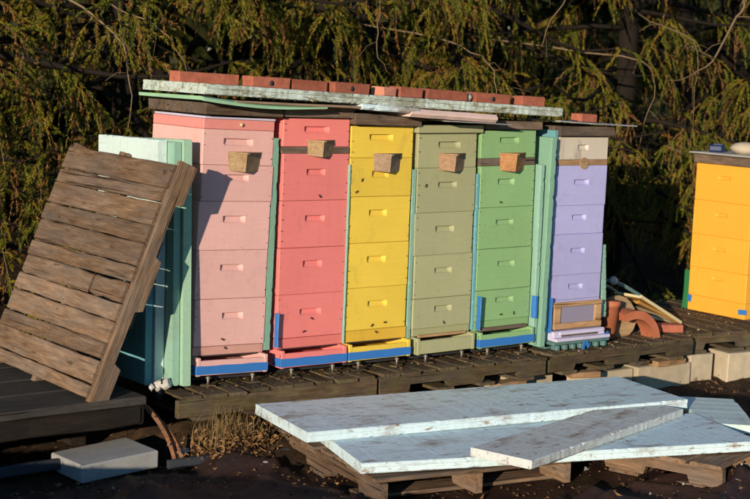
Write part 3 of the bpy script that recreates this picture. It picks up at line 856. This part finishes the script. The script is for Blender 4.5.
for k, (mat1, lab) in enumerate(((CREAM, 'topmost old hive frame of the slanting bundle, pale cream bars'), (WAX, 'amber hive frame second in the slanting bundle'), (W_TAN, 'tan hive frame third in the slanting bundle'), (CREAM, 'lowest pale hive frame of the slanting bundle'))):
    f = thing('hive_frame', lab, 'hive frame', (3.86 - .015 * k, .40 + .012 * k, .018), (0, R(25.5 - 4.6 * k), R(3 + 2 * k)), fgp)
    for yy, ln in ((-.125, .47), (.105, .44)):
        link('side_bar', MB().board(ln, .016, .020, .002, 4, .001).mesh('side_bar', mat1), f, (-.225, yy, .0))
    for xx in (-.44, -.02):
        link('end_bar', MB().board(.23, .016, .018, .002, 4, .001).mesh('end_bar', mat1), f, (xx, -.01, 0), (0, 0, R(90)))
    link('comb', MB().cbox((-.23, -.01, 0), (.40, .212, .012), .002).mesh('comb', WAX if k % 2 == 0 else W_DUSK), f)
mb = MB(); mb.tube([(3.26, .44, .305), (3.36, .43, .30), (3.46, .42, .265), (3.62, .42, .19), (3.84, .42, .075)], [.010, .013, .013, .012, .008], 8)
mb.tube([(3.27, .50, .27), (3.40, .50, .25), (3.60, .50, .15)], [.010, .011, .009], 8)
mb.blob((3.345, .40, .305), (.032, .026, .028), 2, 10, 7, .05, mi=1)
single('plastic_hose', mb, [TEALPL, CANM], 'grey teal plastic hose with a round white fitting behind the old frames', 'hose')
single('brick', brick_mesh(.2, .09, .05), BRICK_M, 'loose red brick lying low to the right of the terracotta arch', 'brick', (3.56, .12, .003), (0, 0, R(-25)))

# ------------------------------------------------------------------ foreground left: block, strips, can, grass, edging, tarp
single('concrete_slab', MB().cbox((0, 0, 0), (.415, .275, .088), .007, jit=.004), CONC, 'grey concrete cap block lying on the dark ground at lower left', 'concrete slab', (-.565, -.205, -.248), (R(1), R(-1.5), R(6)))
mb = MB()
for dx, w, top in ((0, .022, 0.), (.036, .015, -.04)):
    vs = []
    for i in range(9):
        t = i / 8
        c = Vector((-.315 + .03 * t + dx + .035 * math.sin(t * 2.6), -.10 - .25 * t, -.035 + top - (.24 + top) * t ** 1.25))
        ww = w * (1 - .25 * t)
        vs += [(c.x - ww, c.y, c.z + .004), (c.x - ww * .3, c.y - .012, c.z + .012), (c.x + ww, c.y + .003, c.z), (c.x + ww * .2, c.y + .006, c.z - .006)]
    mb.add(vs, [(i * 4 + k, i * 4 + (k + 1) % 4, i * 4 + 4 + (k + 1) % 4, i * 4 + 4 + k) for i in range(8) for k in range(4)] + [(3, 2, 1, 0), (32, 33, 34, 35)])
single('wooden_strip', mb, W_SPLIT, 'split rusty orange wooden strips slanting down below the leaning pallet', 'wooden strips')
mb = MB(); mb.tube([(0, 0, 0), (.002, .003, .012), (-.004, .002, .035), (.005, -.003, .055), (0, 0, .078), (0, 0, .084)], [.024, .028, .022, .027, .026, .020], 9, smooth=False)
mb.tube([(.0, .0, .034), (.004, .001, .052)], [.0245, .0285], 9, mi=1, smooth=False)
mb.blob((.035, -.028, .006), (.026, .022, .02), 4, 7, 5, .45, mi=1); mb.blob((-.035, -.02, .004), (.016, .02, .014), 9, 6, 5, .4)
single('crushed_can', mb, [CANM, BLACKPL], 'crumpled white and black can by the foot of the foam bundle', 'can', (-.20, .0, .022), (R(62), R(35), R(20)))
for x, y, s, lab in ((-.165, -.235, .026, 'white stone beside the dry grass clump'), (-.385, -.14, .022, 'pale oval stone under the leaning pallet'), (.02, -.52, .015, 'tiny grey pebble before the dry grass clump')):
    single('stone', MB().blob((0, 0, 0), (s * 1.3, s, s * .7), int(s * 1000), 9, 6, .12), CANM if s > .025 else STONE_M, lab, 'stone', (x, y, float(gz(x, y)) + s * .4 + .01))
single('edging_board', MB().board(1.1, .03, .05, .004, 8, .004, warp=.01), EDGE_M, 'dark slate edging strip lying along the left front ground', 'edging', (-1.02, -.18, -.245), (0, 0, R(3)))
single('edging_board', MB().board(.62, .03, .04, .004, 6, .004, warp=.01), EDGE_M, 'dark slate edging strip before the dry grass clump', 'edging', (-.02, -.42, -.255), (0, 0, R(-6)))

def grass_clump():
    g = random.Random(5)
    root = thing('dry_grass_clump', 'clump of dry straw grass at the left front corner of the platform', 'grass clump', (.05, -.33, -.20))
    mb = MB()
    for i in range(520):
        x, y = g.gauss(-.03, .085), g.gauss(0, .06)
        h = g.uniform(.08, .27) * (1 if g.random() < .6 else .6); a = g.uniform(0, 6.28); ln = g.uniform(.02, .19) * g.uniform(.4, 1); w = g.uniform(.001, .0022)
        px, py = math.cos(a), math.sin(a)
        pts = []
        for t in (0, .4, .75, 1):
            pts.append((x + px * ln * t * t, y + py * ln * t * t, h * t * (1 - .38 * t)))
        vs = []
        for j, q in enumerate(pts):
            ww = w * (1 - .8 * j / 3)
            vs += [(q[0] - py * ww, q[1] + px * ww, q[2]), (q[0] + py * ww, q[1] - px * ww, q[2])]
        mb.add(vs, [(0, 1, 3, 2), (2, 3, 5, 4), (4, 5, 7, 6)])
    o = link('grass_blades', mb.mesh('grass_blades', STRAW), root, kind='stuff')
    mb = MB()
    for i in range(900):
        q = g.uniform(.007, .020); c = Vector((g.gauss(-.01, .11), g.gauss(-.05, .055), max(-.03, g.gauss(.005, .03))))
        e = Euler((g.uniform(-1, 1), g.uniform(-1, 1), g.uniform(0, 6.3))).to_matrix()
        mb.add([c + e @ Vector(p_) for p_ in ((-q, 0, 0), (-.2 * q, -.5 * q, .25 * q), (q, 0, -.1 * q), (0, .5 * q, .3 * q))], [(0, 1, 2), (0, 2, 3)])
    link('clods', mb.mesh('clods', CLOD), root, kind='stuff')
grass_clump()

def leaf_litter():
    g = np.random.default_rng(3)
    N = 6500
    x = g.uniform(-2.2, 5.5, N); y = g.uniform(-1.2, 2.6, N)
    keep = (g.random(N) < np.where(y > -.9, 1, .5))
    x, y = x[keep], y[keep]; N = len(x)
    z = gz(x, y) + g.uniform(.004, .022, N)
    s = g.uniform(.006, .019, N); a = g.uniform(0, 6.28, N)
    v = np.zeros((N, 4, 3))
    for k, (dx, dy) in enumerate(((-1, 0), (0, -.45), (1, 0), (0, .45))):
        v[:, k, 0] = x + s * (dx * np.cos(a) - dy * np.sin(a))
        v[:, k, 1] = y + s * (dx * np.sin(a) + dy * np.cos(a))
        v[:, k, 2] = z + g.normal(0, .35, N) * s
    me = bpy.data.meshes.new('leaf_litter'); me.from_pydata(v.reshape(-1, 3).tolist(), [], np.arange(N * 4).reshape(N, 4).tolist()); me.materials.append(LEAFD)
    link('leaf_litter', me, kind='stuff')
leaf_litter()

def tarp():
    xs = np.arange(-2.6, 2.9, .022); ys = np.arange(-2.6, -.38, .022)
    X, Y = np.meshgrid(xs, ys)
    Z = gz(X, Y) + .012
    g = np.random.default_rng(9)
    for i in range(80):         # folds: ridged crests in random directions
        cx, cy = g.uniform(-2.4, 2.6), g.uniform(-2.4, -.4)
        a = g.normal(.5, .6); L = g.uniform(.15, .7); wd = g.uniform(.015, .06)
        u = (X - cx) * np.cos(a) + (Y - cy) * np.sin(a); w = -(X - cx) * np.sin(a) + (Y - cy) * np.cos(a) + .06 * np.sin(u * 5 + i)
        Z = Z + g.uniform(.012, .050) * np.exp(-(u / L) ** 2) * np.exp(-np.abs(w / wd) ** 1.3)
    Z = Z + .006 * np.sin(9 * X + 4 * Y) * np.sin(6 * Y - 5 * X)
    under = (X > .15) & (Y > -1.6)
    Z = np.where(under, np.minimum(Z, -.302), Z)
    Yw = Y + .04 * np.sin(4 * X) * sstep(-.9, -.38, Y)
    ny, nx = X.shape
    v = np.stack([X, Yw, Z], -1).reshape(-1, 3)
    i = np.arange(ny - 1)[:, None] * nx + np.arange(nx - 1)[None]
    f = np.stack([i, i + 1, i + nx + 1, i + nx], -1).reshape(-1, 4)
    me = bpy.data.meshes.new('tarp'); me.from_pydata(v.tolist(), [], f.tolist()); me.materials.append(TARP)
    me.polygons.foreach_set('use_smooth', [True] * len(f))
    q = g.integers(0, nx * ny, 4200); N = len(q)
    s_ = g.uniform(.003, .013, N) * np.where(g.random(N) < .06, 1.8, 1); a = g.uniform(0, 6.28, N)
    V = np.zeros((N, 4, 3))
    for k, (dx, dy) in enumerate(((-1, 0), (0, -.5), (1, 0), (0, .5))):
        V[:, k, 0] = v[q, 0] + s_ * (dx * np.cos(a) - dy * np.sin(a)); V[:, k, 1] = v[q, 1] + s_ * (dx * np.sin(a) + dy * np.cos(a))
        V[:, k, 2] = v[q, 2] + .004 + g.normal(0, .3, N) * s_ + s_ * .3
    dm = bpy.data.meshes.new('debris'); dm.from_pydata(V.reshape(-1, 3).tolist(), [], np.arange(N * 4).reshape(N, 4).tolist())
    for m_ in (LEAFD, CLOD, CANM): dm.materials.append(m_)
    dm.polygons.foreach_set('material_index', g.choice(3, N, p=[.6, .32, .08]).astype(np.int32))
    link('debris', dm, kind='stuff')
    tag(link('tarp', me), 'dark brown crumpled tarp spread on the ground in front', 'tarp')
tarp()

# ------------------------------------------------------------------ bees on the fronts
def bee_mesh():
    mb = MB()
    mb.blob((0, 0, .003), (.0030, .0028, .0026), 1, 7, 5, 0)
    mb.blob((.0055, 0, .0035), (.0034, .0032, .0030), 2, 7, 5, 0)
    mb.blob((-.0065, 0, .0032), (.0068, .0036, .0032), 3, 8, 6, 0)
    for s in (-1, 1):
        mb.add([(.002, s * .001, .006), (-.009, s * .006, .0065), (-.011, s * .003, .0065)], [(0, 1, 2)])
        for k in range(3): mb.tube([(-.001 + k * .003, s * .002, .002), (-.002 + k * .004, s * .006, .0005)], .0005, 4)
    return mb.mesh('bee', BEE_M)
bm = bee_mesh()
for x, z, lab in ((.19, .185, 'dark bee lowest on the pale pink hive, just above its entrance'), (.17, .232, 'dark bee a little above the entrance of the pale pink hive'), (.71, .30, 'dark bee on the lowest big box of the coral hive'), (.66, .235, 'dark bee just above the entrance of the coral hive'), (.73, .94, 'dark bee near the middle seam of the coral hive'), (1.00, 1.02, 'upper one of the two dark bees at the left of the yellow hive'), (.965, .955, 'lower one of the two dark bees at the left of the yellow hive'),
        (1.10, .235, 'left one of the dark bees above the entrance of the yellow hive'), (1.19, .248, 'right one of the dark bees above the entrance of the yellow hive'), (1.13, .20, 'lowest dark bee of those above the yellow hive entrance'), (1.43, .98, 'dark bee high on the left part of the sage hive'), (1.60, .22, 'dark bee above the entrance of the sage hive'), (1.98, .88, 'dark bee high on the front of the green hive'), (2.02, .235, 'left one of the two dark bees above the green hive entrance'), (2.12, .24, 'right one of the two dark bees above the green hive entrance')):
    o = link('bee', bm, None, (x, -.005, z), (R(90), rnd.uniform(0, 6.28), 0))
    o.scale = (.95,) * 3
    tag(o, lab, 'bee', 'bees on the hive fronts')

# ------------------------------------------------------------------ spruce trees behind
def needles(o, d, L, sag, n, nl, nw, g):
    """vectorised needles for K twigs; o,d (K,3), L (K,) -> verts (K*n*3,3) and stems"""
    K = len(o)
    t = (np.arange(n)[None] + g.random((K, n))) / n * 1.0
    down = np.array([0, 0, -1.0])
    P = o[:, None] + d[:, None] * (t * L[:, None])[..., None] + down * (sag[:, None] * t ** 2 * L[:, None])[..., None]
    A = d[:, None] + down * (2 * sag[:, None] * t)[..., None]
    A /= np.linalg.norm(A, axis=-1, keepdims=True)
    rv = g.normal(size=(K, n, 3)); rv -= A * (rv * A).sum(-1, keepdims=True); rv /= np.linalg.norm(rv, axis=-1, keepdims=True) + 1e-9
    N = A * .85 + rv * .62
    side = np.cross(N, g.normal(size=(K, n, 3))); side /= np.linalg.norm(side, axis=-1, keepdims=True) + 1e-9
    ln = (nl * g.uniform(.75, 1.15, (K, n)) * (1 - .45 * t ** 4))[..., None]
    V = np.stack([P + side * nw, P - side * nw, P + N * ln], 2)
    return V.reshape(-1, 3)

def stems(o, d, L, sag, g, r=.0022):
    ts = np.array([0, .5, 1.0]); down = np.array([0, 0, -1.0])
    V = []; K = len(o)
    P = o[:, None] + d[:, None] * (ts[None] * L[:, None])[..., None] + down * (sag[:, None] * ts[None] ** 2 * L[:, None])[..., None]
    offs = np.array([[1, 0, 0], [-.5, .87, 0], [-.5, -.87, 0]])
    rr = r * np.array([1, .8, .35])
    V = P[:, :, None] + offs[None, None] * rr[None, :, None, None]
    V = V.reshape(-1, 3)
    F = []
    for k in range(2):
        for j in range(3):
            q = (j + 1) % 3
            F.append([k * 3 + j, k * 3 + q, (k + 1) * 3 + q, (k + 1) * 3 + j])
    F = np.array(F)
    F = (F[None] + (np.arange(K) * 9)[:, None, None]).reshape(-1, 4)
    return V, F

def spruce(label, x, y, H, seed, nlimb=50, tw=13, nn=58, low=.9, reach=1.9, nl=.029, nw=.0044, spacing=.070, clump=True, facing=None, top_density=True, mats=(ND_GREEN, ND_YEL, ND_BROWN), group=None, dead=.3, hang=(.08, .24)):
    g = np.random.default_rng(seed)
    z0 = float(gz(x, y)) - .05
    root = thing('spruce_tree', label, 'tree', (x, y, z0), (0, 0, 0), group)
    tr = MB()
    zs = np.linspace(0, H, 9)
    tr.tube([(.03 * math.sin(k + seed), .03 * math.cos(k * 1.7 + seed), z) for k, z in enumerate(zs)], [.11 * (1 - .93 * z / H) + .01 for z in zs], 10)
    O, DD, LL, SG, KD = [], [], [], [], []
    for i in range(nlimb):
        u = (i + .5) / nlimb
        zb = low + (H - low - .2) * u ** 1.5
        L = reach * (1 - .85 * max(0, (zb - 2.6) / (H - 2.6)) if zb > 2.6 else 1) * g.uniform(.7, 1.12)
        if facing is not None and g.random() < .8: az = facing + g.normal(0, .75)
        else: az = g.uniform(0, 6.28)
        ca, sa = math.cos(az), math.sin(az)
        lift = g.uniform(-.05, .22); drop = g.uniform(.25, .5)
        pts = []
        for s in np.linspace(0, 1, 7):
            zz = zb + lift * L * s - drop * L * s ** 1.6 + .22 * L * s ** 4
            wob = .05 * math.sin(5 * s + i)
            pts.append((ca * L * s - sa * wob, sa * L * s + ca * wob, zz))
        tr.tube(pts, [.020 * (1 - .85 * s) * (L / 1.6) + .003 for s in np.linspace(0, 1, 7)], 5)
        Pn = np.array(pts)
        out = np.array([ca, sa, 0.])
        m = max(4, int(tw * L / reach))
        for s in np.linspace(.16, 1.0, m) + g.uniform(-.04, .04, m):
            s = min(1, s); j = min(5, int(s * 6)); f = s * 6 - j
            p = Pn[j] * (1 - f) + Pn[j + 1] * f
            if clump and math.sin(2.9 * (x + p[0]) + 1.3 * p[2] + seed) * math.sin(3.3 * p[2] - 1.6 * (x + p[0]) + 2 * p[1]) < -.02 and g.random() < .9: continue
            lat = np.array([-sa, ca, 0]) * g.choice([-1, 1])
            ll = g.uniform(.18, .55) * (1.15 - .5 * s)          # lateral branch of the bough
            ld = out * g.uniform(.1, .8) + lat * g.uniform(.3, 1.) + np.array([0, 0, g.uniform(-.45, .10)])
            ld /= np.linalg.norm(ld); ls = g.uniform(.1, .5)
            O.append(p); DD.append(ld); LL.append(ll); SG.append(ls); KD.append(0)
            for t in np.linspace(.15, 1, max(3, int(ll / spacing))):
                for _ in range(2):
                    pp = p + ld * t * ll + np.array([0, 0, -ls * t * t * ll])
                    d2 = ld * g.uniform(.0, .7) + g.normal(0, .42, 3) + np.array([0, 0, -g.uniform(.3, 1.0)])
                    d2 /= np.linalg.norm(d2)
                    O.append(pp); DD.append(d2); LL.append(g.uniform(*hang)); SG.append(g.uniform(.1, .7)); KD.append(1)
    O, DD, LL, SG = np.array(O), np.array(DD), np.array(LL), np.array(SG)
    K = len(O)
    kind = g.choice(3, K, p=[.60 - dead / 2, .40 - dead / 2, dead])
    V = needles(O, DD, LL, SG, nn, nl, nw, g)
    mi = np.repeat(kind, nn)
    # dead twigs carry fewer needles
    keep = ~((mi == 2) & (g.random(len(mi)) < .45)) & ~((np.repeat(np.array(KD), nn) == 0) & (g.random(len(mi)) < .3))
    V = V.reshape(-1, 3, 3)[keep].reshape(-1, 3); mi = mi[keep]
    F3 = np.arange(len(V)).reshape(-1, 3)
    SV, SF = stems(O, DD, LL, SG, g)
    me = bpy.data.meshes.new('crown')
    nv = len(V) + len(SV)
    me.vertices.add(nv); me.vertices.foreach_set('co', np.concatenate([V, SV]).ravel())
    loops = np.concatenate([F3.ravel(), (SF + len(V)).ravel()])
    me.loops.add(len(loops)); me.loops.foreach_set('vertex_index', loops)
    st = np.concatenate([np.arange(len(F3)) * 3, len(F3) * 3 + np.arange(len(SF)) * 4])
    me.polygons.add(len(st)); me.polygons.foreach_set('loop_start', st)
    me.polygons.foreach_set('loop_total', np.concatenate([np.full(len(F3), 3), np.full(len(SF), 4)]))
    for mm in mats: me.materials.append(mm)
    me.materials.append(DEADTWIG)
    me.polygons.foreach_set('material_index', np.concatenate([mi, np.full(len(SF), 3)]).astype(np.int32))
    me.update(calc_edges=True); me.validate()
    link('trunk', tr.mesh('trunk', BARK), root)
    link('crown', me, root)
    return root

TREES = []
TG = 'spruce trees standing behind the hives'
for k, (x, y, lab, low, rc) in enumerate((
        (-.3, 3.0, 'drooping spruce behind the leaning pallet at the left', 1.15, 2.0),
        (1.35, 3.3, 'drooping spruce behind the pale pink and coral hives', 1.0, 2.0),
        (2.9, 3.1, 'drooping spruce behind the yellow and sage hives', 1.0, 1.9),
        (4.4, 3.4, 'drooping spruce behind the lavender hive', 1.15, 2.0),
        (5.9, 2.9, 'drooping spruce right behind the orange hive', .55, 2.0),
        (7.6, 3.2, 'drooping spruce beyond the orange hive at the right edge', .7, 2.0))):
    t_ = spruce(lab, x, y, 6.5 + .4 * (k % 3), 20 + k, low=low, reach=rc, facing=R(232), group=TG)
    TREES.append(t_)
for k, (x, y) in enumerate(((.9, 6.2), (3.2, 6.6), (5.6, 6.3), (8.0, 6.6), (10.4, 6.2), (-1.6, 5.8))):
    spruce('shade-darkened spruce in the second row of the wood, %s' % ('behind the left hives', 'behind the middle hives', 'behind the gap before the orange hive', 'behind the orange hive', 'at the far right', 'at the far left')[k], x, y, 7.5, 60 + k, nlimb=34, tw=8, nn=30, low=.3, reach=2.1, nl=.04, nw=.008, spacing=.12, clump=False, group='spruces in the second row', mats=(ND_SHADE, ND_SHADE, ND_BROWN), hang=(.12, .35))

def shrub():
    g = np.random.default_rng(41)
    root = thing('shrub', 'small yellow green shrub at the left edge beside the leaning pallet', 'shrub', (-.28, 1.30, -.28))
    st = MB(); V = []; F = []
    for i in range(16):
        a = g.uniform(0, 6.28); h = g.uniform(.45, .85); sp = g.uniform(.05, .30)
        pts = [(math.cos(a) * sp * t ** 1.4, math.sin(a) * sp * t ** 1.4, h * t) for t in (0, .35, .7, 1)]
        st.tube(pts, [.006, .005, .003, .0015], 5)
        P = np.array(pts)
        for k in range(46):
            t = g.uniform(.25, 1) * 3; j = min(2, int(t)); p = P[j] + (P[j + 1] - P[j]) * (t - j) + g.normal(0, .03, 3)
            d = g.normal(0, 1, 3); d[2] = abs(d[2]) * .6; d /= np.linalg.norm(d); sd = np.cross(d, g.normal(0, 1, 3)); sd /= np.linalg.norm(sd); L = g.uniform(.025, .055)
            o = len(V); V += [p, p + d * L * .5 + sd * L * .22, p + d * L, p + d * L * .5 - sd * L * .22]; F.append((o, o + 1, o + 2, o + 3))
    link('stems', st.mesh('stems', DEADTWIG), root)
    me = bpy.data.meshes.new('leaves'); me.from_pydata([tuple(v) for v in V], [], F); me.materials.append(ND_YEL)
    link('leaves', me, root, kind='stuff')
shrub()

def bare(tree, pts, r0):
    """crooked dead branch with a few side twigs, smoothed through the given points"""
    o = Vector(tree.location); P = [Vector(p) - o for p in pts]; Q = []
    n = len(P)
    for i in range(n - 1):
        p0, p1, p2, p3 = P[max(i - 1, 0)], P[i], P[i + 1], P[min(i + 2, n - 1)]
        for t in (0, .25, .5, .75):
            q = .5 * ((2 * p1) + (p2 - p0) * t + (2 * p0 - 5 * p1 + 4 * p2 - p3) * t * t + (3 * p1 - p0 - 3 * p2 + p3) * t ** 3)
            Q.append(q + Vector((rnd.gauss(0, .008), rnd.gauss(0, .008), rnd.gauss(0, .008))))
    Q.append(P[-1])
    rr = [r0 * .7 * (1 - .85 * i / (len(Q) - 1)) for i in range(len(Q))]
    mb = MB().tube(Q, rr, 6)
    for i in range(5, len(Q) - 1, 3):
        d = Vector((rnd.gauss(0, 1), rnd.gauss(-.2, .6), rnd.gauss(-.7, .7))).normalized() * rnd.uniform(.08, .26)
        mb.tube([Q[i], Q[i] + d * .5 + Vector((0, 0, .01)), Q[i] + d + Vector((0, 0, -.03))], [rr[i] * .5, rr[i] * .35, .0012], 4)
    link('bare_branch', mb.mesh('bare_branch', DEADTWIG), tree)
bare(TREES[4], [(5.88, 2.7, 2.75), (5.80, 1.9, 2.45), (5.70, 1.45, 2.24), (5.51, 1.40, 2.04), (5.28, 1.38, 1.76), (5.09, 1.38, 1.64), (4.83, 1.38, 1.60)], .022)
bare(TREES[4], [(5.30, 1.38, 1.78), (5.05, 1.34, 1.83), (4.83, 1.30, 1.86)], .011)
bare(TREES[4], [(5.85, 2.4, 1.05), (5.60, 1.7, .98), (5.37, 1.35, .907), (5.20, 1.30, .80), (5.03, 1.28, .732)], .018)
bare(TREES[4], [(5.37, 1.35, .905), (5.45, 1.25, .82), (5.62, 1.2, .80)], .011)
bare(TREES[3], [(4.38, 3.2, 2.5), (4.2, 2.2, 2.35), (3.9, 1.5, 2.22), (3.6, 1.35, 2.02), (3.45, 1.3, 1.80)], .016)
bare(TREES[2], [(2.85, 3.0, 2.4), (2.5, 2.0, 2.2), (2.2, 1.5, 1.95), (2.15, 1.45, 1.72), (2.25, 1.42, 1.56)], .012)
bare(TREES[0], [(-.25, 2.9, 2.2), (.1, 2.0, 2.0), (.35, 1.6, 1.75), (.42, 1.5, 1.45), (.38, 1.45, 1.2)], .014)

q_ = random.Random(31)
for i in range(8):
    tr_ = TREES[i % 6]; ox, oy = tr_.location.x, tr_.location.y
    x0 = ox + q_.uniform(-1, 1); z0 = q_.uniform(1.5, 2.7); dx = q_.uniform(-.5, .5); ln = q_.uniform(.4, .9)
    y0 = oy - q_.uniform(1.2, 1.9)
    bare(tr_, [(ox, oy - .1, z0 + .3), (x0, y0 + .5, z0 + .15), (x0 + dx * .3, y0, z0), (x0 + dx * .7, y0 - .1, z0 - ln * .4), (x0 + dx, y0 - .12, z0 - ln)], .011)

def forest():
    g = np.random.default_rng(77)
    N = 60000
    x = g.uniform(-14, 30, N); y = g.uniform(8.4, 12.5, N); z = g.uniform(-.2, 11, N)
    s = g.uniform(.14, .32, N)
    c = np.stack([x, y, z], -1)
    V = c[:, None] + g.normal(size=(N, 3, 3)) * s[:, None, None] * np.array([.8, .8, 1.1])
    me = bpy.data.meshes.new('forest'); me.from_pydata(V.reshape(-1, 3).tolist(), [], np.arange(N * 3).reshape(N, 3).tolist()); me.materials.append(ND_SHADE)
    link('forest', me, kind='stuff')
forest()
